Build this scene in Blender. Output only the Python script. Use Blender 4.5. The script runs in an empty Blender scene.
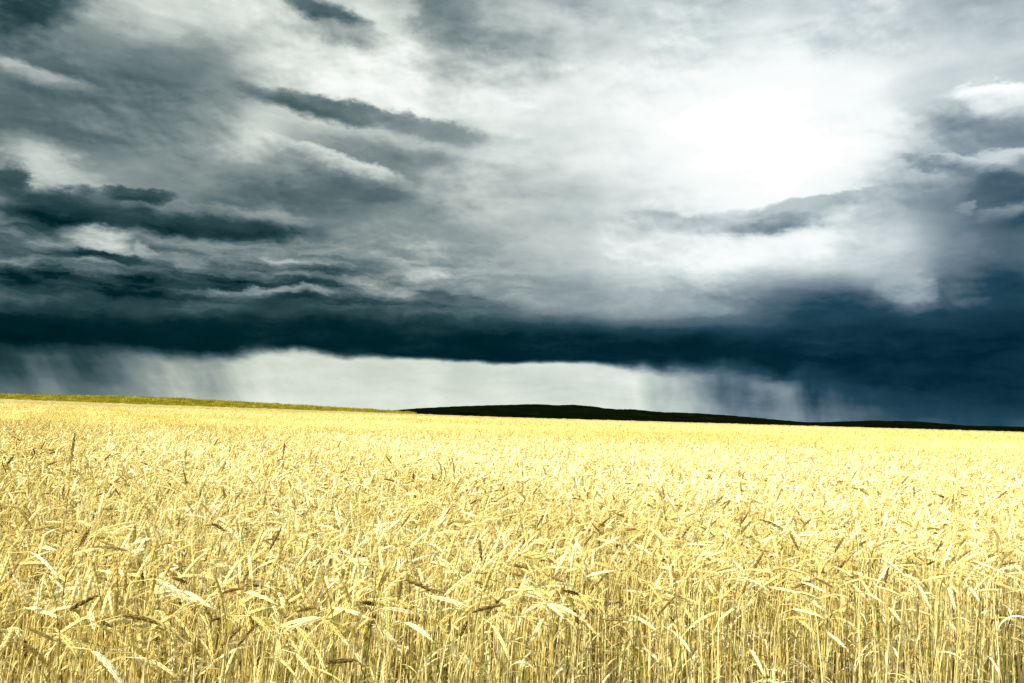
import bpy, math, random
import numpy as np
from mathutils import Matrix, Vector

R = math.radians
sc = bpy.context.scene
COL = sc.collection
W, H = 1024, 683

# ------------------------------------------------------------------ camera
F_PX = 796.0                       # 28 mm on a 36 mm wide frame
PITCH, ROLL = R(5.2), R(1.62)
CAM_Z = 1.80
cam_data = bpy.data.cameras.new("camera")
cam_data.lens = 28.0
cam_data.sensor_width = 36.0
cam_data.clip_start = 0.05
cam_data.clip_end = 20000
cam = bpy.data.objects.new("camera", cam_data)
COL.objects.link(cam)
fwd = Vector((0, math.cos(PITCH), math.sin(PITCH)))
right0 = Vector((1, 0, 0))
up0 = right0.cross(fwd)
cr, sr = math.cos(ROLL), math.sin(ROLL)
right = right0 * cr + up0 * sr
up = up0 * cr - right0 * sr
cam.matrix_world = Matrix(((right.x, up.x, -fwd.x, 0), (right.y, up.y, -fwd.y, 0),
                           (right.z, up.z, -fwd.z, CAM_Z), (0, 0, 0, 1)))
sc.camera = cam


def ray(px, py):
    d = fwd + right * ((px - W / 2) / F_PX) - up * ((py - H / 2) / F_PX)
    return d.normalized()


def at_dist(px, py, dist):
    """world point on the pixel's ray at a given forward distance (y)"""
    d = ray(px, py)
    return Vector((0, 0, CAM_Z)) + d * (dist / d.y)


# ------------------------------------------------------------------ exposure, sun
EXPO = 0.82
sc.view_settings.view_transform = 'Standard'
sc.view_settings.look = 'None'
sc.view_settings.exposure = EXPO
sc.view_settings.gamma = 1.0
sc.view_settings.use_curve_mapping = False
sc.render.engine = 'CYCLES'
sc.cycles.max_bounces = 6
sc.cycles.diffuse_bounces = 4
sc.cycles.transmission_bounces = 3
sc.cycles.caustics_reflective = False
sc.cycles.caustics_refractive = False

SUN_EL, SUN_AZ = R(40), R(-138)      # azimuth from +Y towards +X: behind the camera, to the left
sun_data = bpy.data.lights.new("sun", 'SUN')
sun_data.energy = 5.0
sun_data.angle = R(0.5)
sun_data.color = (1.0, 0.97, 0.88)
sun = bpy.data.objects.new("sun", sun_data)
COL.objects.link(sun)
sdir = Vector((math.sin(SUN_AZ) * math.cos(SUN_EL), math.cos(SUN_AZ) * math.cos(SUN_EL), math.sin(SUN_EL)))
sun.rotation_euler = (-sdir).to_track_quat('-Z', 'Y').to_euler()
sun.location = (-6, -8, 12)


# ------------------------------------------------------------------ sky: storm clouds drawn in direction space
def sk(px, py):
    d = ray(px, py)
    return (math.atan2(d.x, d.y) * F_PX, math.asin(d.z) * F_PX)


world = bpy.data.worlds.new("World")
sc.world = world
world.use_nodes = True
world.cycles.sampling_method = 'MANUAL'
world.cycles.sample_map_resolution = 256
NT = world.node_tree
NT.nodes.clear()


class G:
    """a tiny builder for math nodes"""
    def __init__(s, nt): s.nt = nt
    def n(s, t, **kw):
        nd = s.nt.nodes.new(t)
        for k, v in kw.items(): setattr(nd, k, v)
        return nd
    def put(s, sock, v):
        if isinstance(v, (int, float, tuple, list)): sock.default_value = v
        else: s.nt.links.new(v, sock)
    def m(s, op, a, b=None, c=None, clamp=False):
        nd = s.n('ShaderNodeMath', operation=op, use_clamp=clamp)
        s.put(nd.inputs[0], a)
        if b is not None: s.put(nd.inputs[1], b)
        if c is not None: s.put(nd.inputs[2], c)
        return nd.outputs[0]
    def vm(s, op, a, b=None, c=None):
        nd = s.n('ShaderNodeVectorMath', operation=op)
        s.put(nd.inputs[0], a)
        if b is not None:
            s.put(nd.inputs['Scale'] if op == 'SCALE' else nd.inputs[1], b)
        if c is not None: s.put(nd.inputs[2], c)
        return nd.outputs['Value'] if op in ('LENGTH', 'DOT_PRODUCT') else nd.outputs[0]
    def smooth(s, v, a, b, lo=0.0, hi=1.0):
        nd = s.n('ShaderNodeMapRange', interpolation_type='SMOOTHSTEP')
        s.put(nd.inputs[0], v)
        for k, q in zip((1, 2, 3, 4), (a, b, lo, hi)): s.put(nd.inputs[k], q)
        return nd.outputs[0]
    def lin(s, v, a, b, lo=0.0, hi=1.0):
        nd = s.n('ShaderNodeMapRange')
        s.put(nd.inputs[0], v)
        for k, q in zip((1, 2, 3, 4), (a, b, lo, hi)): s.put(nd.inputs[k], q)
        return nd.outputs[0]
    def mix(s, f, a, b):
        nd = s.n('ShaderNodeMix', data_type='FLOAT')
        s.put(nd.inputs[0], f); s.put(nd.inputs[2], a); s.put(nd.inputs[3], b)
        return nd.outputs[0]
    def noise(s, vec, scale, detail=5.0, rough=0.5, dist=0.0, color=False, dim='2D'):
        nd = s.n('ShaderNodeTexNoise', noise_dimensions=dim)
        s.put(nd.inputs['Vector'], vec)
        nd.inputs['Scale'].default_value = scale
        nd.inputs['Detail'].default_value = detail
        nd.inputs['Roughness'].default_value = rough
        nd.inputs['Distortion'].default_value = dist
        return nd.outputs['Color' if color else 'Fac']
    def curve(s, v, pts):
        """piecewise linear function of v through pts (x, y)"""
        x0, x1 = pts[0][0], pts[-1][0]
        ys = [p[1] for p in pts]
        lo, hi = min(ys), max(ys)
        if hi - lo < 1e-6: hi = lo + 1e-6
        nd = s.n('ShaderNodeValToRGB')
        cr_ = nd.color_ramp
        cr_.interpolation = 'EASE' if len(pts) < 3 else 'B_SPLINE' if False else 'LINEAR'
        while len(cr_.elements) < len(pts): cr_.elements.new(0.5)
        for e, (x, y) in zip(cr_.elements, pts): e.position = (x - x0) / (x1 - x0)
        for e, (x, y) in zip(cr_.elements, pts):
            q = (y - lo) / (hi - lo)
            e.color = (q, q, q, 1)
        s.put(nd.inputs[0], s.lin(v, x0, x1))
        return s.lin(nd.outputs[0], 0, 1, lo, hi)


g = G(NT)
tc = g.n('ShaderNodeTexCoord').outputs['Generated']
sx = g.n('ShaderNodeSeparateXYZ'); g.put(sx.inputs[0], tc)
AZ = g.m('ARCTAN2', sx.outputs[0], sx.outputs[1])
X = g.m('MULTIPLY', AZ, F_PX)
Y = g.m('MULTIPLY', g.m('ARCSINE', sx.outputs[2]), F_PX)
cmb = g.n('ShaderNodeCombineXYZ'); g.put(cmb.inputs[0], X); g.put(cmb.inputs[1], Y)
P = cmb.outputs[0]
# noise in a horizontally stretched frame
Pn = g.vm('MULTIPLY', P, (0.5, 1.0, 1.0))
n1 = g.vm('SUBTRACT', g.noise(Pn, 1 / 90, 3.0, 0.5, color=True), (0.5, 0.5, 0.5))
n2 = g.vm('SUBTRACT', g.noise(Pn, 1 / 20, 8.0, 0.62, color=True), (0.5, 0.5, 0.5))
PW = g.vm('ADD', P, g.vm('MULTIPLY', n1, (24, 10, 0)))            # soft warp
PF = g.vm('ADD', PW, g.vm('MULTIPLY', n2, (46, 20, 0)))           # ragged warp
BIL = g.m('SUBTRACT', g.noise(g.vm('ADD', g.vm('MULTIPLY', PW, (0.45, 1, 1)), (31, 7, 0)), 1 / 34, 7.0, 0.55), 0.5)   # billow detail
STR = g.m('SUBTRACT', g.noise(g.vm('ADD', g.vm('MULTIPLY', PF, (0.16, 1, 1)), (9, 77, 0)), 1 / 11, 6.0, 0.55), 0.5)   # long thin streaks


def blob(L, x, y, rx, ry, ang=0, v=0.5, soft=0.5, grad=0.0, nz=0.0, fine=1, op=1.0):
    """soft ellipse of cloud: x y rx ry in photo pixels, ang clockwise; v tone, grad lighter on top"""
    c = np.array(sk(x, y))
    a = R(ang)
    ax = np.array(sk(x + rx * math.cos(a), y + rx * math.sin(a))) - c
    ay = np.array(sk(x + ry * math.sin(a), y - ry * math.cos(a))) - c
    M = np.linalg.inv(np.array([[ax[0], ay[0]], [ax[1], ay[1]]]))
    src = PF if fine else PW
    off = g.vm('SUBTRACT', src, (float(c[0]), float(c[1]), 0))
    u = g.vm('DOT_PRODUCT', off, (float(M[0, 0]), float(M[0, 1]), 0))
    w = g.vm('DOT_PRODUCT', off, (float(M[1, 0]), float(M[1, 1]), 0))
    if fine:                        # crisp crest, softer underside
        w_ = g.m('MULTIPLY_ADD', g.m('ABSOLUTE', w), 0.92, g.m('MULTIPLY', w, 0.24))
    else: w_ = w
    d = g.m('SQRT', g.m('MULTIPLY_ADD', u, u, g.m('MULTIPLY', w_, w_)))
    mask = g.smooth(d, max(0.0, 1 - soft), 1 + soft, op, 0.0)
    val = v
    if grad: val = g.m('MULTIPLY_ADD', w, grad, val)
    if nz: val = g.m('MULTIPLY_ADD', BIL, nz, val)
    return g.mix(mask, L, val)


L = g.m('MULTIPLY_ADD', BIL, 0.25, 0.62)
BLOBS = [
    # x, y, rx, ry, ang, v, soft, grad, nz, fine
    (110, 110, 250, 130, 5, .53, .45, .0, .18, 0),
    (230, 170, 120, 60, 0, .58, .8, .0, .1, 0),
    (90, 95, 120, 45, -5, .45, .8, .0, .12, 0),
    (35, 112, 85, 42, 0, .38, .9, .0, .1, 0),
    (200, 4, 85, 22, 0, .80, .7, .0, .2, 1),
    (12, 14, 70, 22, -8, .28, .5, .0, .3, 1),
    (415, 72, 140, 75, -5, .91, .5, .0, .3, 0),
    (262, 128, 62, 20, -45, .74, .9, .0, .0, 0),
    (690, 140, 330, 150, 0, .87, .6, .0, .12, 0),
    (505, 12, 100, 42, 0, .60, .6, .0, .35, 1),
    (445, 45, 22, 28, 0, .62, .8, .0, .2, 1),
    (448, 8, 30, 18, 10, .50, .6, .0, .3, 1),
    (600, 22, 80, 20, 0, .68, .7, .0, .4, 1),
    (735, 42, 125, 17, -5, .66, .5, .1, .2, 1),
    (640, 30, 70, 16, 0, .72, .7, .0, .3, 1),
    (850, 14, 24, 9, -15, .68, .6, .0, .0, 1),
    (570, 205, 120, 60, 0, .79, .9, .0, .15, 0),
    (520, 170, 60, 30, 10, .74, .9, .0, .2, 1),
    (750, 120, 150, 80, 0, .94, .9, .0, .08, 0),
    (756, 134, 82, 58, 0, 1.01, .9, .0, .0, 0),
    # left bright hole and bars
    (30, 70, 55, 9, 18, .62, .6, .12, .2, 1),
    (30, 112, 75, 16, 10, .40, .8, .0, .1, 1),
    (52, 163, 46, 18, 28, .72, .75, .0, .35, 1),
    (12, 175, 20, 12, 0, .30, .35, .0, .1, 1),
    (320, 6, 48, 10, 22, .38, .5, .0, .3, 1),
    (350, 32, 34, 10, 15, .60, .7, .0, .0, 1),
    (400, 165, 90, 26, 8, .52, .6, .05, .25, 1),
    (285, 190, 95, 30, 0, .42, .7, .05, .2, 1),
    (350, 166, 82, 8, 18, .74, .45, .14, .3, 1),
    (345, 188, 70, 11, 8, .42, .7, .0, .2, 1),
    (460, 178, 60, 16, 0, .66, .8, .0, .4, 1),
    (440, 128, 90, 12, 10, .84, .6, .0, .2, 1),
    (338, 109, 98, 9, 10, .42, .45, .10, .12, 1),
    (420, 128, 72, 10, 9, .50, .7, .0, .1, 1),
    (250, 235, 190, 26, 2, .44, .6, .0, .12, 0),
    (60, 240, 110, 26, 0, .37, .6, .0, .1, 0),
    (400, 250, 170, 36, 0, .50, .8, .0, .12, 0),
    (106, 236, 30, 11, 22, .68, .75, .0, .45, 1),
    (152, 252, 14, 6, 30, .64, .5, .0, .0, 1),
    (205, 209, 120, 8, 6, .50, .4, .10, .25, 1),
    (200, 221, 115, 11, 5, .28, .4, .10, .2, 1),
    (58, 202, 62, 17, 4, .25, .35, .08, .15, 1),
    (135, 193, 30, 6, 4, .30, .4, .05, .0, 1),
    # lit layer above the shelf
    (230, 278, 260, 18, 2, .37, .5, .12, .4, 1),
    (100, 282, 130, 13, 3, .24, .5, .08, .25, 1),
    (75, 266, 95, 6, 2, .42, .5, .15, .3, 1),
    (270, 265, 90, 6, 2, .47, .5, .15, .4, 1),
    (255, 281, 110, 8, 3, .27, .5, .06, .2, 1),
    (246, 294, 26, 4, 0, .46, .6, .1, .3, 1),
    (302, 293, 36, 6, 0, .56, .5, .1, .7, 1),
    (405, 287, 72, 9, 4, .50, .5, .12, .7, 1),
    (350, 301, 120, 4, 2, .30, .6, .0, .3, 1),
    (110, 257, 55, 4, 8, .26, .5, .0, .0, 1),
    # right side
    (590, 280, 190, 36, 2, .62, .85, .10, .08, 0),
    (730, 248, 150, 24, 0, .88, .8, .0, .12, 1),
    (955, 95, 48, 60, 0, .76, .95, .0, .12, 0),
    (990, 135, 70, 30, 5, .53, .6, .0, .15, 1),
    (1000, 93, 44, 14, -2, .92, .28, .14, .15, 1),
    (950, 230, 65, 50, 0, .44, .8, .0, .15, 1),
    (1010, 190, 60, 30, 0, .31, .5, .0, .15, 1),
    (958, 162, 58, 8, 3, .62, .4, .22, .3, 1),
    (1005, 152, 32, 6, -6, .76, .5, .0, .1, 1),
    (966, 203, 8, 4, 0, .76, .6, .0, .0, 1),
    (1000, 208, 22, 7, -8, .68, .6, .1, .5, 1),
    (690, 221, 85, 6, 3, .70, .7, .0, .2, 1),
    (810, 204, 95, 6, -9, .66, .6, .0, .2, 1),
    (790, 219, 44, 8, -8, .56, .6, .08, .1, 1),
    (862, 195, 52, 5, -8, .70, .6, .0, .1, 1),
    (810, 244, 95, 13, -3, .93, .7, .0, .2, 1),
    (910, 215, 40, 6, 0, .74, .7, .0, .0, 1),
    (985, 295, 95, 80, 0, .24, .7, .06, .06, 0),
    (835, 318, 105, 36, 0, .28, .95, .0, .08, 0),
    (932, 235, 62, 58, 0, .50, 1.0, .0, .1, 0),
    (885, 245, 38, 30, 0, .78, .95, .0, .15, 0),
    (915, 282, 20, 20, 20, .64, .9, .0, .2, 1),
]
for b in BLOBS:
    L = blob(L, *b)
# fine structure over everything: billows, thin streaks strongest low on the left
L = g.m('MULTIPLY_ADD', BIL, 0.11, L)
# billows catch the light on the side that faces the bright gap
def puff(off): return g.noise(g.vm('ADD', g.vm('MULTIPLY', PW, (0.6, 1, 1)), off), 1 / 46, 5.0, 0.5, 0.0)
REL = g.m('SUBTRACT', puff((0, 0, 0)), puff((1.5, 4.0, 0)))
patch = g.smooth(g.noise(g.vm('ADD', Pn, (240, 610, 0)), 1 / 75, 2.0, 0.5), .45, .62)
L = g.m('MULTIPLY_ADD', REL, g.m('MULTIPLY', g.smooth(L, .75, 1.0, .6, .25), g.m('MULTIPLY', patch, g.smooth(L, .1, .35))), L)
sl = g.m('MULTIPLY', g.smooth(g.m('ABSOLUTE', g.m('SUBTRACT', Y, float(sk(250, 280)[1]))), 12, 60, 1.0, 0.15), g.smooth(X, sk(380, 280)[0], sk(600, 280)[0], 1.0, 0.15))
L = g.m('MULTIPLY_ADD', g.m('MULTIPLY', STR, sl), 0.62, L)


def kx(px): return sk(px, 380)[0]
def edge(pts): return [(kx(px), sk(px, py)[1]) for px, py in pts]


yW = g.n('ShaderNodeSeparateXYZ'); g.put(yW.inputs[0], PF); YF = yW.outputs[1]
# dark shelf: upper edge soft, lower edge crisp
top = g.curve(X, edge([(-900, 300), (0, 300), (120, 306), (250, 308), (420, 312), (520, 320), (650, 326), (760, 328), (860, 318), (940, 320), (1024, 300), (1900, 290)]))
YH = g.mix(g.smooth(X, kx(380), kx(600), 0.0, 0.75), YF, Y)
soft_top = g.smooth(g.m('SUBTRACT', YH, top), -14, 20, 1.0, 0.0)
shelf_v = g.curve(X, [(kx(-900), .08), (kx(0), .07), (kx(150), .10), (kx(350), .13), (kx(520), .12), (kx(700), .11), (kx(850), .14), (kx(1024), .16), (kx(1900), .16)])
shelf = g.m('ADD', g.m('MULTIPLY_ADD', STR, 0.10, g.m('MULTIPLY_ADD', BIL, 0.12, shelf_v)), g.smooth(g.m('SUBTRACT', YF, top), -34, 5, 0.0, 0.07))
L = g.mix(soft_top, L, shelf)
# rain curtains and the light strip under the shelf
rc = g.n('ShaderNodeCombineXYZ')
g.put(rc.inputs[0], g.m('MULTIPLY_ADD', Y, g.smooth(X, sk(200, 380)[0], sk(500, 380)[0], 0.6, 0.06), X)); g.put(rc.inputs[1], g.m('MULTIPLY', Y, 0.42))
RAIN = g.m('SUBTRACT', g.noise(rc.outputs[0], 1 / 50, 3.0, 0.5, 0.2), 0.5)
RAINB = g.m('SUBTRACT', g.noise(g.vm('ADD', rc.outputs[0], (500, 90, 0)), 1 / 15, 2.0, 0.5, 0.2), 0.5)
bot = g.curve(X, edge([(-900, 340), (0, 341), (140, 343), (200, 348), (250, 345), (300, 347), (340, 353), (450, 358), (512, 361), (560, 360), (640, 362), (700, 361), (780, 364), (850, 369), (1024, 392), (1900, 396)]))
rag = g.curve(X, [(kx(-900), .6), (kx(230), .6), (kx(300), .4), (kx(400), .05), (kx(600), .08), (kx(660), .7), (kx(800), 1), (kx(1900), 1)])
hang = g.m('MULTIPLY', g.m('MULTIPLY', RAIN, rag), 30)
e = g.m('ADD', g.m('SUBTRACT', g.m('MULTIPLY_ADD', g.m('SUBTRACT', YF, Y), g.m('MULTIPLY_ADD', rag, 0.5, 0.25), Y), bot), hang)
widt = g.m('MULTIPLY_ADD', rag, 11, 2.5)
under = g.smooth(g.m('DIVIDE', e, widt), -1.6, 0.35, 1.0, 0.0)
strip_v = g.curve(X, [(kx(-900), .3), (kx(0), .33), (kx(90), .40), (kx(150), .54), (kx(220), .62), (kx(262), .80), (kx(400), .80), (kx(512), .80), (kx(640), .80), (kx(675), .62), (kx(740), .46), (kx(800), .36), (kx(860), .24), (kx(940), .22), (kx(1024), .20), (kx(1900), .2)])
rs = g.curve(X, [(kx(-900), .5), (kx(120), .45), (kx(230), .4), (kx(300), .06), (kx(600), .06), (kx(665), .45), (kx(820), .5), (kx(900), .15), (kx(1900), .1)])
strip = g.m('MULTIPLY_ADD', g.m('MULTIPLY_ADD', RAINB, 0.15, RAIN), rs, strip_v)
strip = g.m('ADD', strip, g.m('MULTIPLY', g.smooth(Y, 0, 26, 0.10, -0.02), g.smooth(g.m('ABSOLUTE', g.m('SUBTRACT', X, kx(460))), 120, 400, 0.3, 1.0)))
strip = g.m('MULTIPLY_ADD', BIL, 0.14, g.m('MULTIPLY_ADD', STR, 0.10, strip))
L = g.mix(under, L, strip)

Lc = g.m('MAXIMUM', g.m('MINIMUM', L, 1.15), 0.0)


def lin1(c):
    c /= 255
    return c / 12.92 if c <= 0.04045 else ((c + 0.055) / 1.055) ** 2.4


def ramp(stops, fac):
    nd = g.n('ShaderNodeValToRGB')
    el = nd.color_ramp.elements
    while len(el) < len(stops): el.new(0.5)
    for e_, (p, c) in zip(el, stops): e_.position = p
    for e_, (p, c) in zip(el, stops): e_.color = (*[lin1(q) for q in c], 1)
    g.put(nd.inputs[0], fac)
    return nd.outputs[0]


ca = ramp([(0, (0, 16, 18)), (.13, (2, 36, 42)), (.28, (44, 72, 76)), (.42, (92, 112, 116)), (.57, (140, 153, 152)), (.78, (208, 217, 210)), (.92, (246, 250, 246)), (1, (255, 255, 255))], Lc)
cb = ramp([(0, (0, 14, 26)), (.13, (3, 38, 52)), (.28, (34, 70, 88)), (.42, (90, 112, 127)), (.57, (145, 161, 170)), (.78, (208, 219, 221)), (.92, (244, 250, 250)), (1, (255, 255, 255))], Lc)
mixc = g.n('ShaderNodeMix', data_type='RGBA')
g.put(mixc.inputs[0], g.smooth(X, kx(300), kx(850)))
g.put(mixc.inputs[6], ca); g.put(mixc.inputs[7], cb)
warm = g.n('ShaderNodeMix', data_type='RGBA', blend_type='MULTIPLY')      # the far rain light is cream
g.put(warm.inputs[0], g.m('MULTIPLY', under, g.smooth(L, .4, .75))); g.put(warm.inputs[6], mixc.outputs[2]); warm.inputs[7].default_value = (1.0, 1.0, .93, 1)
clouds = warm.outputs[2]
boost = g.lin(Lc, 0.97, 1.15, 1.0, 1.5)
bgc = g.n('ShaderNodeBackground')
g.put(bgc.inputs[0], clouds)
g.put(bgc.inputs[1], g.m('MULTIPLY', boost, 1.0 / 2 ** EXPO))
# clear daylight sky overhead and behind the camera
skyt = g.n('ShaderNodeTexSky', sky_type='NISHITA')
skyt.sun_disc = False
skyt.sun_elevation = SUN_EL
skyt.sun_rotation = SUN_AZ
skyt.air_density = 1.0; skyt.dust_density = 1.5
bgs = g.n('ShaderNodeBackground')
g.put(bgs.inputs[0], skyt.outputs[0]); bgs.inputs[1].default_value = 0.15
cover = g.m('MULTIPLY', g.smooth(g.m('ABSOLUTE', AZ), R(70), R(115), 1.0, 0.0),
            g.smooth(g.m('DIVIDE', Y, F_PX), R(42), R(60), 1.0, 0.0))
ms = g.n('ShaderNodeMixShader')
g.put(ms.inputs[0], cover)
NT.links.new(bgs.outputs[0], ms.inputs[1]); NT.links.new(bgc.outputs[0], ms.inputs[2])
wo = g.n('ShaderNodeOutputWorld')
NT.links.new(ms.outputs[0], wo.inputs[0])
#SKYONLY

# ------------------------------------------------------------------ materials
def straw_material(name, trans=0.45, scale=60.0, shift=0.0):
    m = bpy.data.materials.new(name); m.use_nodes = True
    nt = m.node_tree; nt.nodes.clear(); q = G(nt)
    at = q.n('ShaderNodeAttribute', attribute_name='tone')
    no = q.noise(q.n('ShaderNodeTexCoord').outputs['Object'], scale, 2.0, 0.5, dim='3D')
    t = q.m('ADD', q.m('MULTIPLY_ADD', q.m('SUBTRACT', no, 0.5), 0.35, at.outputs['Fac']), shift, clamp=True)
    cr_ = q.n('ShaderNodeValToRGB'); el = cr_.color_ramp.elements
    st = [(0.0, (.17, .21, .03)), (.07, (.30, .29, .05)), (.13, (.09, .055, .016)), (.28, (.30, .20, .045)), (.5, (.67, .54, .145)),
          (.72, (.83, .725, .29)), (1.0, (.94, .89, .58))]
    while len(el) < len(st): el.new(.5)
    for e_, s_ in zip(el, st): e_.position = s_[0]
    for e_, s_ in zip(el, st): e_.color = (*s_[1], 1)
    q.put(cr_.inputs[0], t)
    d = q.n('ShaderNodeBsdfPrincipled'); q.put(d.inputs['Base Color'], cr_.outputs[0])
    d.inputs['Roughness'].default_value = 0.5
    d.inputs['Specular IOR Level'].default_value = 0.35
    tr = q.n('ShaderNodeBsdfTranslucent'); q.put(tr.inputs[0], cr_.outputs[0])
    mx = q.n('ShaderNodeMixShader'); mx.inputs[0].default_value = trans
    nt.links.new(d.outputs[0], mx.inputs[1]); nt.links.new(tr.outputs[0], mx.inputs[2])
    o = q.n('ShaderNodeOutputMaterial'); nt.links.new(mx.outputs[0], o.inputs[0])
    return m


M_STRAW = straw_material("ripe_straw")


def surf(name, stops, scale, detail=5, rough=0.9, bump=0.0, bscale=None, stretch=(1, 1, 1)):
    m = bpy.data.materials.new(name); m.use_nodes = True
    nt = m.node_tree; nt.nodes.clear(); q = G(nt)
    co = q.vm('MULTIPLY', q.n('ShaderNodeTexCoord').outputs['Object'], stretch)
    no = q.noise(co, scale, detail, 0.6, dim='3D')
    cr_ = q.n('ShaderNodeValToRGB'); el = cr_.color_ramp.elements
    while len(el) < len(stops): el.new(.5)
    for e_, s_ in zip(el, stops): e_.position = s_[0]
    for e_, s_ in zip(el, stops): e_.color = (*s_[1], 1)
    q.put(cr_.inputs[0], no)
    d = q.n('ShaderNodeBsdfPrincipled'); q.put(d.inputs['Base Color'], cr_.outputs[0])
    d.inputs['Roughness'].default_value = rough
    d.inputs['Specular IOR Level'].default_value = 0.0
    if bump:
        b = q.n('ShaderNodeBump'); b.inputs['Strength'].default_value = 1.0
        b.inputs['Distance'].default_value = bump
        q.put(b.inputs['Height'], q.noise(co, bscale or scale, 4, 0.6, dim='3D'))
        nt.links.new(b.outputs[0], d.inputs['Normal'])
    o = q.n('ShaderNodeOutputMaterial'); nt.links.new(d.outputs[0], o.inputs[0])
    return m


M_SOIL = surf("dry_soil", [(.3, (.045, .032, .02)), (.7, (.12, .088, .055))], 6, bump=.02, bscale=30)
M_CANOPY = surf("distant_ears", [(.3, (.58, .42, .12)), (.5, (.76, .60, .22)), (.7, (.86, .73, .32))], 0.9, 6, bump=.12, bscale=4)
M_WOOD_SHADED = surf("cloud_shaded_woodland", [(.3, (.0010, .0016, .0006)), (.6, (.002, .0035, .001)), (.8, (.005, .009, .0015))], 0.02, 6, bump=2.0, bscale=.08)  # dark conifer woods, with the cloud shadow on the hills put into the colour
M_BANK = surf("bank_grass", [(.3, (.07, .062, .004)), (.5, (.12, .105, .007)), (.7, (.19, .165, .012))], 0.25, 6, bump=.25, bscale=1.2)
M_BLADE = surf("bank_blades", [(.3, (.08, .07, .005)), (.5, (.16, .135, .01)), (.7, (.30, .26, .02))], 0.5, 3)


def link_mesh(name, verts, tris, mat, tone=None, smooth=False, parent=None):
    me = bpy.data.meshes.new(name)
    v = np.ascontiguousarray(verts, dtype=np.float32).reshape(-1, 3)
    t = np.ascontiguousarray(tris, dtype=np.int32).reshape(-1, 3)
    me.vertices.add(len(v)); me.vertices.foreach_set('co', v.ravel())
    me.loops.add(t.size); me.loops.foreach_set('vertex_index', t.ravel())
    me.polygons.add(len(t))
    me.polygons.foreach_set('loop_start', np.arange(0, t.size, 3, dtype=np.int32))
    me.polygons.foreach_set('use_smooth', np.full(len(t), smooth))
    if tone is not None:
        a = me.attributes.new('tone', 'FLOAT', 'POINT')
        a.data.foreach_set('value', np.ascontiguousarray(tone, dtype=np.float32).ravel())
    me.update(calc_edges=True)
    me.materials.append(mat)
    o = bpy.data.objects.new(name, me)
    COL.objects.link(o)
    if parent: o.parent = parent
    return o


def grid_mesh(name, xs, ys, zf, mat, smooth=True):
    gx, gy = np.meshgrid(xs, ys)
    z = zf(gx, gy)
    v = np.stack([gx, gy, z], -1).reshape(-1, 3)
    nx, ny = len(xs), len(ys)
    i = np.arange(nx * ny).reshape(ny, nx)
    a, b, c, d = i[:-1, :-1].ravel(), i[:-1, 1:].ravel(), i[1:, 1:].ravel(), i[1:, :-1].ravel()
    return link_mesh(name, v, np.concatenate([np.stack([a, b, c], 1), np.stack([a, c, d], 1)]), mat, smooth=smooth)


# ------------------------------------------------------------------ ground, hills, bank
gnd = grid_mesh('ground', np.linspace(-6000, 6000, 25), np.linspace(-3000, 7000, 25), lambda x, y: x * 0, M_SOIL)
gnd['kind'] = 'structure'
far = grid_mesh('far_ground', np.linspace(-5000, 5000, 21), np.linspace(262, 6500, 25), lambda x, y: x * 0 + .05, M_WOOD_SHADED)
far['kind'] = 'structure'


def terrain(x, y):
    """the field climbs a little towards the far left"""
    a_, b_ = np.clip(-x / 110, 0, 1), np.clip(y / 170, 0, 1.2)
    return 0.75 * a_ * b_ * b_


rngh = np.random.default_rng(5)
def vnoise(x, seed, octaves=4):
    r = np.random.default_rng(seed); out = np.zeros_like(x, dtype=float); a = 1.0
    for k in range(octaves):
        tab = r.normal(size=4096); xx = x * 2 ** k; i = np.floor(xx).astype(int); f_ = xx - i
        f_ = f_ * f_ * (3 - 2 * f_)
        out += a * (tab[i % 4096] * (1 - f_) + tab[(i + 1) % 4096] * f_); a *= .5
    return out


def ridge(name, pts, dist, depth, seed):
    """a long hill whose crest passes through the given photo pixels at a real distance"""
    P3 = [at_dist(px, py, dist) for px, py in pts]
    xs_k = [p.x for p in P3]; zs_k = [max(p.z, 0.0) for p in P3]
    xs = np.arange(xs_k[0] - 200, xs_k[-1] + 200, 4.0)
    ys = np.linspace(dist - depth, dist + depth, 41)
    crest = np.interp(xs, xs_k, zs_k, left=0, right=zs_k[-1])
    ker = np.hanning(13); ker /= ker.sum(); crest = np.convolve(crest, ker, 'same')
    def zf(x, y):
        u = (y - dist) / depth
        c = np.interp(x, xs, crest)
        ro = 0.3 * vnoise(x / 9 + y * .37, seed, 3) + 1.2 * vnoise(x / 60 + y * .013, seed + 1, 2) * .5
        return np.maximum(c * np.cos(u * np.pi / 2) ** 1.3 + ro * np.clip(c / 6, 0, 1), 0) - 0.3
    o = grid_mesh(name, xs, ys, zf, M_WOOD_SHADED, smooth=False)
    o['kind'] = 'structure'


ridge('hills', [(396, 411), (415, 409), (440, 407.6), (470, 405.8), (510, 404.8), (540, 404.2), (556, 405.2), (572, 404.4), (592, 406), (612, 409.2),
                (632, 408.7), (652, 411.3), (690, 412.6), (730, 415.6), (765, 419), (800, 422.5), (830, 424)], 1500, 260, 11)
ridge('hills', [(770, 422), (800, 423), (840, 422.4), (872, 420.9), (905, 421.0), (928, 424), (960, 426.2), (990, 426), (1024, 427), (1100, 428), (1300, 431)], 1900, 300, 23)

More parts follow.
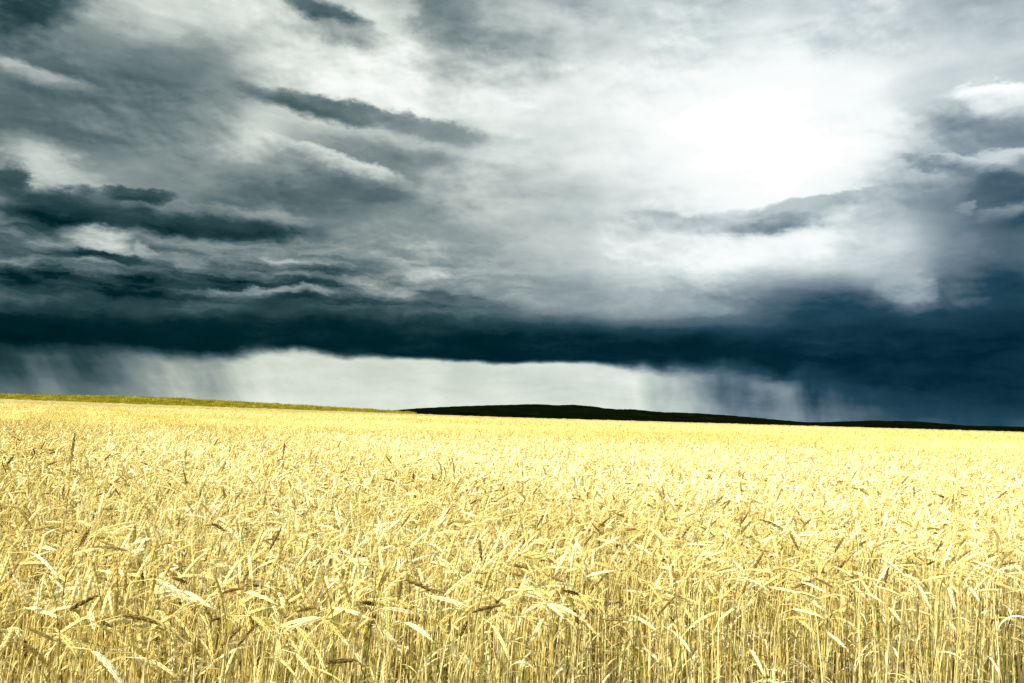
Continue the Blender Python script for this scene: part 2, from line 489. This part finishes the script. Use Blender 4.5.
# grassy bank beyond the far left of the field
BD = 190.0
bank_pts = [(-320, 384), (-150, 389), (0, 393.2), (60, 394.4), (120, 395.3), (180, 397.6), (256, 401.8), (320, 405.8), (370, 408.6), (400, 410.6), (425, 413)]
B3 = [at_dist(px, py, BD) for px, py in bank_pts]
bx, bz = [p.x for p in B3], [p.z for p in B3]
def bank_z(x, y):
    c = np.interp(x, bx, bz, left=bz[0], right=0) - .25
    u = np.clip((y - (BD - 14)) / 14, 0, 1)
    return np.where(y < BD, c * u ** .8, c * np.clip(1 - (y - BD) / 60, 0, 1)) + .05 * vnoise(x * .9, 7, 2) * np.clip(u, 0, 1) - .02
bank = grid_mesh('field_bank', np.arange(-260, bx[-1] + 8, .7), np.concatenate([np.arange(BD - 14, BD + 3, .7), np.linspace(BD + 4, BD + 60, 8)]), bank_z, M_BANK, smooth=False)
bank['kind'] = 'structure'
r_ = np.random.default_rng(3)
nb = 60000
x_ = r_.uniform(-200, bx[-1] - 2, nb); y_ = r_.uniform(BD - 13, BD + 2, nb)
z_ = bank_z(x_, y_) - .03
h_ = r_.uniform(.15, .45, nb) * (1 + .5 * (r_.random(nb) < .03)); wdt = r_.uniform(.04, .1, nb)
a_ = r_.uniform(0, np.pi, nb)
dx, dy = np.cos(a_) * wdt, np.sin(a_) * wdt * .4
v = np.stack([np.stack([x_ - dx, y_ - dy, z_], 1), np.stack([x_ + dx, y_ + dy, z_], 1),
              np.stack([x_ + r_.normal(0, .08, nb), y_, z_ + h_], 1)], 1)
gr = link_mesh('grass', v, np.arange(nb * 3), M_BLADE)
gr['kind'] = 'stuff'; gr['label'] = 'olive green grass on the low bank beyond the field at the left'; gr['category'] = 'grass'


# ------------------------------------------------------------------ wheat
def axis_curve(n, rng, P, S):
    """planar centre line of every stalk sampled at fractions of its length; S arc lengths (n, k)
    P: height, lean, bend (final angle), neck, ear length, heading. returns centres, tangents, side normal B"""
    hgt, lean, bend, neck, ear, head = (P[k][:, None] for k in ('h', 'lean', 'bend', 'neck', 'ear', 'head'))
    K = 160
    s = np.linspace(0, 1, K)[None, :] * (hgt + neck + ear)
    t1 = np.clip((s - hgt) / neck, 0, 1); t1 = t1 * t1 * (3 - 2 * t1)
    t2 = np.clip((s - hgt - neck) / ear, 0, 1)
    th = lean * (0.3 + s / hgt) + (bend - lean) * t1 * .88 + (bend - lean) * .14 * t2
    wob = 0.03 * np.sin(s * 7 + head * 3)
    ds = s[:, 1:] - s[:, :-1]
    thm = (th[:, 1:] + th[:, :-1]) / 2
    u = np.concatenate([np.zeros((n, 1)), np.cumsum(np.sin(thm) * ds, 1)], 1)
    z = np.concatenate([np.zeros((n, 1)), np.cumsum(np.cos(thm) * ds, 1)], 1)
    idx = np.clip(S / (hgt + neck + ear), 0, 1) * (K - 1)
    i0 = np.clip(np.floor(idx).astype(int), 0, K - 2); f_ = idx - i0
    def smp(A): return np.take_along_axis(A, i0, 1) * (1 - f_) + np.take_along_axis(A, i0 + 1, 1) * f_
    uu, zz, tt, ww = smp(u), smp(z), smp(th), smp(np.broadcast_to(wob, s.shape) * (s < hgt + neck + ear))
    ch, sh = np.cos(head), np.sin(head)
    C = np.stack([uu * ch - ww * sh * .5, uu * sh + ww * ch * .5, zz], -1)
    T = np.stack([np.sin(tt) * ch, np.sin(tt) * sh, np.cos(tt)], -1)
    B = np.stack([-sh, ch, np.zeros_like(sh)], -1)[:, 0]
    return C, T, B


def tube(C, T, B, rad, k):
    """N tubes: C (n,s,3), rad (n,s) -> verts, tris"""
    n, s_, _ = C.shape
    Bn = np.broadcast_to(B[:, None, :], C.shape)
    Nn = np.cross(T, Bn)
    a = np.arange(k) * 2 * np.pi / k
    V = C[:, :, None] + rad[:, :, None, None] * (np.cos(a)[None, None, :, None] * Bn[:, :, None] + np.sin(a)[None, None, :, None] * Nn[:, :, None])
    i = np.arange(s_ * k).reshape(s_, k)
    p, q = i[:-1], i[1:]
    p2, q2 = np.roll(p, -1, 1), np.roll(q, -1, 1)
    f_ = np.concatenate([np.stack([p, p2, q2], -1).reshape(-1, 3), np.stack([p, q2, q], -1).reshape(-1, 3)])
    return V.reshape(n, -1, 3), f_


def spread(V, f_):
    """same topology for every one of n items"""
    n, m, _ = V.shape
    F_ = f_[None] + (np.arange(n) * m)[:, None, None]
    return V.reshape(-1, 3), F_.reshape(-1, 3)


def make_params(n, rng):
    cls = rng.random(n)
    bend = np.where(cls < .30, rng.uniform(.15, .9, n), np.where(cls < .80, rng.uniform(1.0, 2.1, n), rng.uniform(2.1, 2.7, n)))
    head = np.where(rng.random(n) < .5, rng.normal(-.2, .75, n), rng.uniform(0, 2 * np.pi, n))
    return dict(h=rng.normal(.96, .075, n).clip(.62, 1.12), lean=np.abs(rng.normal(0, .07, n)), bend=bend,
                neck=rng.uniform(.07, .17, n), ear=rng.uniform(.078, .125, n), head=head)


def stems(P, rng, lod, wid=1.0, base=0.0):
    n = len(P['h'])
    ns, k = {0: (13, 4), 1: (6, 3), 2: (4, 3)}[lod]
    tot = P['h'] + P['neck']
    fr = np.linspace(0, 1, ns) ** .75
    S = tot[:, None] * (base + (1 - base) * fr)[None]
    C, T, B = axis_curve(n, rng, P, S)
    rad = (np.interp(fr, [0, 1], [.0031, .0017]) * wid)[None] * rng.uniform(.8, 1.25, n)[:, None]
    V, f_ = tube(C, T, B, rad, k)
    return V, f_


def ears(P, rng, lod, wid=1.0):
    n = len(P['h'])
    base = P['h'] + P['neck']
    if lod == 0:                        # two ranks of pointed grains with a third facing row
        m = 22
        fr = np.linspace(0.0, .95, m)
        S = base[:, None] + P['ear'][:, None] * fr[None]
        C, T, B = axis_curve(n, rng, P, S)
        Bn = np.broadcast_to(B[:, None], C.shape); Nn = np.cross(T, Bn)
        ph = (np.arange(m) * 2 * np.pi / 4 + .4)[None, :, None] + rng.uniform(0, 6.28, n)[:, None, None]
        O = np.cos(ph) * Bn * 1.0 + np.sin(ph) * Nn * .75
        O /= np.linalg.norm(O, axis=-1, keepdims=True)
        prof = np.sin(np.clip(fr * .82 + .16, 0, 1) * np.pi)[None, :, None] ** .55
        A = T * .99 + O * .12
        A /= np.linalg.norm(A, axis=-1, keepdims=True)
        c = C + O * .0029 * prof * wid
        ln = .021 * (.7 + .4 * prof) * (P['ear'] / .1)[:, None, None]
        w = .0038 * prof * wid
        Q = np.cross(A, O); Q /= np.linalg.norm(Q, axis=-1, keepdims=True)
        O2 = np.cross(Q, A)
        mid = c + A * ln * .38
        pts = np.stack([c - A * ln * .1, mid + Q * w, mid + O2 * w, mid - Q * w, mid - O2 * w, c + A * ln], 2)
        f1 = np.array([[0, 2, 1], [0, 3, 2], [0, 4, 3], [0, 1, 4], [5, 1, 2], [5, 2, 3], [5, 3, 4], [5, 4, 1]])
        f_ = (f1[None] + (np.arange(m) * 6)[:, None, None]).reshape(-1, 3)
        V = pts.reshape(n, -1, 3)
        # bristles
        al = .020 * rng.uniform(.3, 1.3, (n, m, 1)) * (.5 + fr[None, :, None])
        D = A * .6 + T * .7 + rng.normal(0, .06, (n, m, 3)); D /= np.linalg.norm(D, axis=-1, keepdims=True)
        tip = c + A * ln * .8
        aw = np.stack([tip - Q * .00055 * wid, tip + Q * .00055 * wid, tip + D * al], 2).reshape(n, -1, 3)
        fa = np.arange(m * 3).reshape(-1, 3)
        return (V, f_), (aw, fa)
    ns, k = (7, 4) if lod == 1 else (4, 3)
    fr = np.linspace(0, 1, ns)
    S = base[:, None] + P['ear'][:, None] * fr[None] * .999
    C, T, B = axis_curve(n, rng, P, S)
    pr = np.array([.35, .9, .85, 1.05, .85, .8, .1]) if lod == 1 else np.array([.5, 1., .95, .1])
    V, f_ = tube(C, T, B, .0070 * wid * pr[None] * rng.uniform(.85, 1.15, n)[:, None], k)
    Bn = np.broadcast_to(B[:, None], C.shape)
    m = 5 if lod == 1 else 2
    pick = np.linspace(1, ns - 1, m).astype(int)
    c = C[:, pick]; t = T[:, pick]
    D = t + rng.normal(0, .28, (n, m, 3))
    side = np.cross(t, Bn[:, pick])
    aw = np.stack([c - side * .0012 * wid, c + side * .0012 * wid, c + D * .035 * rng.uniform(.6, 1.3, (n, m, 1))], 2).reshape(n, -1, 3)
    return (V, f_), (aw, np.arange(m * 3).reshape(-1, 3))


def leaves(P, rng, lod, start_lo=.25, start_hi=.85, wid=1.0):
    n = len(P['h'])
    st = P['h'] * rng.uniform(start_lo, start_hi, n)
    C, T, B = axis_curve(n, rng, P, st[:, None])
    c0 = C[:, 0]
    ns = 8 if lod == 0 else 4
    u = np.linspace(0, 1, ns)
    a = rng.uniform(0, 2 * np.pi, n); ln = rng.uniform(.10, .26, n); up_ = rng.uniform(.1, .9, n); drop = rng.uniform(.5, 2.6, n)
    th = up_[:, None] + drop[:, None] * u[None] ** 1.3
    du = ln[:, None] / (ns - 1)
    rr = np.cumsum(np.sin(th) * du, 1) - np.sin(th[:, :1]) * du
    zz = np.cumsum(np.cos(th) * du, 1) - np.cos(th[:, :1]) * du
    ca_, sa_ = np.cos(a)[:, None], np.sin(a)[:, None]
    cc = c0[:, None] + np.stack([rr * ca_, rr * sa_, zz], -1)
    tw = rng.uniform(-1.5, 1.5, n)[:, None] * u[None] + rng.uniform(-.6, .6, n)[:, None]
    hz = np.stack([-sa_ * np.cos(tw), ca_ * np.cos(tw), np.sin(tw)], -1)
    w = (.0055 * wid * np.clip(1.05 - u ** 2.5, .05, 1) * np.minimum(1, .5 + u * 3))[None] * rng.uniform(.6, 1.2, n)[:, None]
    V = np.stack([cc - hz * w[..., None], cc + hz * w[..., None]], 2).reshape(n, -1, 3)
    i = np.arange(ns - 1)[:, None] * 2
    f_ = np.concatenate([i + np.array([[0, 1, 3]]), i + np.array([[0, 3, 2]])])
    return V, f_


def tones(n, rng):
    """per stalk: ear tone, stem tone"""
    c = rng.random(n)
    e_ = np.where(c < .075, rng.uniform(.18, .34, n), np.where(c < .72, rng.uniform(.5, .82, n), rng.uniform(.8, 1.0, n)))
    c = rng.random(n)
    s_ = np.where(c < .05, rng.uniform(.0, .08, n), np.where(c < .2, rng.uniform(.2, .42, n), rng.uniform(.45, .85, n)))
    return e_, s_


def front(x): return 3.05 + .46 * x          # the edge of the crop nearest the camera

rng = np.random.default_rng(42)
def scatter(y0, y1, dens, rng):
    """positions inside the picture's cone with a margin, between two forward distances, behind the crop edge"""
    hw = .70 * y1 + 1.0
    n = int(2 * hw * (y1 - y0) * dens)
    x = rng.uniform(-hw, hw, n); y = rng.uniform(y0, y1, n)
    # drilled rows with gaps, running away from the camera
    ok = (np.abs(x) < .70 * y + .9) & (y > front(x) + .12 * np.sin(x * 5.1) + .05 * np.sin(x * 17)) & (y > .9)
    return x[ok], y[ok]


acc_v, acc_f, acc_t, acc_n = [], [], [], 0
def push(V, f_, off, tone):
    global acc_n
    n, m, _ = V.shape
    v_, F_ = spread(V + off[:, None], f_)
    acc_v.append(v_.astype(np.float32)); acc_f.append((F_ + acc_n).astype(np.int32))
    acc_t.append(np.repeat(tone, m).astype(np.float32)); acc_n += len(v_)


def crop(x, y, rng, lod, wid=1.0, base=0.0, leafy=1):
    n = len(x)
    P = make_params(n, rng)
    off = np.stack([x, y, terrain(x, y)], 1)
    et, stt = tones(n, rng)
    wave = .10 * np.sin(x * .21 + 1.3 * np.sin(y * .09)) * np.sin(y * .13 + x * .05) + .05 * np.sin(x * 1.3 + y * .7)
    if lod: et = np.where((et < .4) & (y > 11), et + .25, et)          # fewer weathered ears catch the eye farther off
    if lod == 2: et = .40 + et * .36
    et = et + wave; stt = np.where(stt > .1, stt + wave, stt)
    push(*stems(P, rng, lod, wid, base), off, stt)
    (V, f_), (aw, fa) = ears(P, rng, lod, 1 + (wid - 1) * .6)
    push(V, f_, off, et); push(aw, fa, off, np.clip(et + .08, 0, 1))
    for k in range(leafy):
        push(*leaves(P, rng, lod, wid=wid, start_lo=.2 + .25 * k), off, np.clip(stt + rng.uniform(-.1, .25, n), .0, 1))


NEAR_N = 286
x, y = scatter(1.2, 7.0, 230, rng)
d = np.hypot(x, y)
vis = np.abs(x) < .64 * y
order = np.argsort(np.where(vis, d, 99))
ind = order[:NEAR_N]
rest = np.setdiff1d(np.arange(len(x)), ind)
nearx, neary = x[ind], y[ind]
crop(x[rest], y[rest], rng, 0, 1.0, 0.0, 2)
x, y = scatter(7.0, 20.0, 170, rng)
crop(x, y, rng, 1, 1.35, 0.35, 1)
x, y = scatter(20.0, 45.0, 65, rng)
crop(x, y, rng, 2, 1.7, 0.6, 0)
x, y = scatter(45.0, 110.0, 7, rng)
crop(x, y, rng, 2, 4.0, 0.75, 0)
# closed canopy far off, under the farthest ears
nyc = np.concatenate([np.arange(26, 60, .5), np.arange(60, 186, 1.5)])
gx, gy = np.meshgrid(np.linspace(-1, 1, 400), nyc)
gx = gx * (gy * .9 + 6)
rz = np.random.default_rng(8)
gz = terrain(gx, gy) + .93 + rz.normal(0, .05, gx.shape) + .05 * np.clip((gy - 60) / 60, 0, 1)
cv = np.stack([gx, gy, gz], -1).reshape(-1, 3)
i = np.arange(gx.size).reshape(gx.shape)
a, b, c, d_ = i[:-1, :-1].ravel(), i[:-1, 1:].ravel(), i[1:, 1:].ravel(), i[1:, :-1].ravel()
acc_v.append(cv.astype(np.float32))
acc_f.append((np.concatenate([np.stack([a, b, c], 1), np.stack([a, c, d_], 1)]) + acc_n).astype(np.int32))
acc_t.append(rz.uniform(.4, .7, len(cv)).astype(np.float32)); acc_n += len(cv)
field = link_mesh('wheat_field', np.concatenate(acc_v), np.concatenate(acc_f), M_STRAW, np.concatenate(acc_t))
field['kind'] = 'stuff'; field['label'] = 'dense ripe golden wheat filling the field to the horizon'; field['category'] = 'wheat'
print('field tris', sum(len(f_) for f_ in acc_f))


# ------------------------------------------------------------------ single stalks at the front
TONE_WORD = {'brown': (.21, .31), 'golden': (.5, .72), 'pale': (.82, 1.0)}


def stalk_parts(P, tone, stem_tone, seed, root):
    rg = np.random.default_rng(seed)
    V, f_ = stems(P, rg, 0)
    link_mesh('stem', V[0], f_, M_STRAW, np.full(V.shape[1], stem_tone), parent=root)
    (V, f_), (aw, fa) = ears(P, rg, 0, 1.1)
    e_ = link_mesh('ear', V[0], f_, M_STRAW, np.repeat(tone + rg.uniform(-.04, .04, V.shape[1] // 6), 6), parent=root)
    link_mesh('bristles', aw[0], fa, M_STRAW, np.full(aw.shape[1], min(1, tone + .1)), parent=e_)
    for k in range(2):
        V, f_ = leaves(P, rg, 0, start_lo=.3 + .25 * k, start_hi=.6 + .25 * k)
        link_mesh('leaf', V[0], f_, M_STRAW, np.full(V.shape[1], np.clip(stem_tone + rg.uniform(-.08, .25), 0, 1)), parent=root)


def one(name, loc, P, tone, stem_tone, seed, label, group):
    o = bpy.data.objects.new(name, None); COL.objects.link(o)
    o.empty_display_size = .05
    o.location = loc
    o['label'] = label; o['category'] = 'wheat stalk'; o['group'] = group
    stalk_parts(P, tone, stem_tone, seed, o)
    return o


def single(**k): return {a_: np.array([float(b_)]) for a_, b_ in k.items()}


def screen(p):
    v_ = Vector(p) - Vector((0, 0, CAM_Z))
    z_ = v_.dot(fwd)
    return W / 2 + F_PX * v_.dot(right) / z_, H / 2 - F_PX * v_.dot(up) / z_


def apex(P):
    C, T, B = axis_curve(1, None, P, (P['h'] + P['neck'] + P['ear'] * .5)[:, None])
    return C[0, 0]


GRP = 'wheat stalks along the near edge of the field'
# prototypes: every mix of tone and pose, then copies
proto = []
prg = np.random.default_rng(77)
for tn, ntn in (('brown', 4), ('golden', 12), ('pale', 8)):
    for j in range(ntn):
        P = {k_: v_ for k_, v_ in make_params(1, prg).items()}
        P['head'] = np.array([0.0])
        P['h'] = np.array([prg.uniform(.88, 1.05)])
        proto.append((tn, P, prg.uniform(*TONE_WORD[tn]), prg.uniform(.45, .85) if prg.random() > .12 else .06, int(prg.integers(1 << 30))))


def pose_words(P, head):
    b_ = float(P['bend'][0]); dxs = math.cos(head)
    if b_ < .8: return 'standing ear'
    w_ = 'hanging ear' if b_ > 2.1 else 'bowed ear'
    if dxs > .45: return w_ + ' pointing right'
    if dxs < -.45: return w_ + ' pointing left'
    return w_ + (' facing away' if math.sin(head) > 0 else ' facing the camera')


COLS = ['at the left edge', 'near the left edge', 'left of centre', 'at the centre', 'right of centre', 'near the right edge', 'at the right edge']
made = {}
used = set()
for i in range(NEAR_N):
    k_ = int(prg.choice(len(proto), p=np.array([.025] * 4 + [.05] * 12 + [.0375] * 8)))
    tn, P, tone, stt, seed = proto[k_]
    head = float(prg.normal(-.2, .9)) if prg.random() < .5 else float(prg.uniform(0, 6.28))
    loc = (float(nearx[i]), float(neary[i]), 0)
    tp = apex(P)
    ex = loc[0] + tp[0] * math.cos(head); ey = loc[1] + tp[0] * math.sin(head)
    px, py = screen((ex, ey, tp[2]))
    col = COLS[int(min(6, max(0, px * 7 / W)))]
    row = 'lowest rows' if py > 620 else 'front rows' if py < 560 else 'low rows'
    lab = f"{tn} wheat stalk, {pose_words(P, head)}, {row}, {col}"
    if k_ not in made:
        o = one('wheat_stalk', (0, 0, 0), P, tone, stt, seed, lab, GRP)
        made[k_] = o
    else:
        src = made[k_]
        o = src.copy(); COL.objects.link(o)
        for ch in src.children:
            c = ch.copy(); COL.objects.link(c); c.parent = o
            for g2 in ch.children:
                c2 = g2.copy(); COL.objects.link(c2); c2.parent = c
        o['label'] = lab
    o.location = loc; o.rotation_euler = (0, 0, head)

# stalks one notices in the photo: ear middle at a photo pixel, distance, pose
SPECIAL = [
    # px, py, dist, bend, head, ear, tone, stem tone, label
    (73, 447, 5.2, .08, 0.0, .17, .24, .2, 'dark brown wheat ear standing straight above the field at the far left'),
    (190, 434, 7.0, .95, 0.2, .13, .95, .7, 'pale slanting wheat ear rising above the field left of centre'),
    (45, 562, 2.9, 2.35, .1, .12, 1.0, .6, 'pale wheat ear hanging down to the right at the left edge, lower half'),
    (112, 548, 3.1, 1.5, 3.2, .12, .24, .45, 'dark brown wheat ear lying level, bowed left, lower left of the photo'),
    (140, 618, 2.6, 1.9, .3, .11, .24, .5, 'short dark brown wheat ear slanting down right near the bottom left'),
    (172, 588, 2.7, 2.2, .2, .13, 1.0, .7, 'bright pale wheat ear bowed right beside a dark ear at lower left'),
    (108, 665, 2.35, 2.45, .1, .13, 1.0, .7, 'bright pale wheat ear hanging at the bottom edge near the left corner'),
    (420, 585, 2.9, 2.0, .1, .12, .24, .5, 'brown wheat ear slanting down right at the lower centre'),
    (448, 600, 2.9, 1.9, .2, .13, 1.0, .7, 'bright pale wheat ear bowed right at the lower centre beside a brown one'),
    (770, 523, 4.0, 2.0, .1, .13, .24, .5, 'brown wheat ear slanting down right, right of centre at mid field'),
    (893, 566, 3.5, 2.3, .1, .12, 1.0, .7, 'pale wheat ear hanging right above the bare stems at lower right'),
    (786, 590, 3.2, 1.4, 3.3, .13, .95, .8, 'pale wheat ear curving over to the left, lower right of centre'),
    (755, 583, 3.3, 2.1, .3, .13, .95, .8, 'pale wheat ear bowed right among stems, lower right of centre'),
    (284, 449, 6.0, .05, 0, .10, .24, .3, 'small dark brown wheat ear standing up left of centre near the horizon'),
]
for (px, py, dist, bend, head, ear, tone, stt, lab) in SPECIAL:
    p = at_dist(px, py, dist)
    neck = .13 if bend > .5 else .05
    P = single(h=.95, lean=.04, bend=bend, neck=neck, ear=ear, head=head)
    a0 = apex(P)
    P = single(h=.95 + (p.z - a0[2]), lean=.04, bend=bend, neck=neck, ear=ear, head=head)
    a0 = apex(P)
    one('wheat_stalk', (p.x - a0[0], p.y - a0[1], 0), P, tone, stt, int(px), lab, GRP)
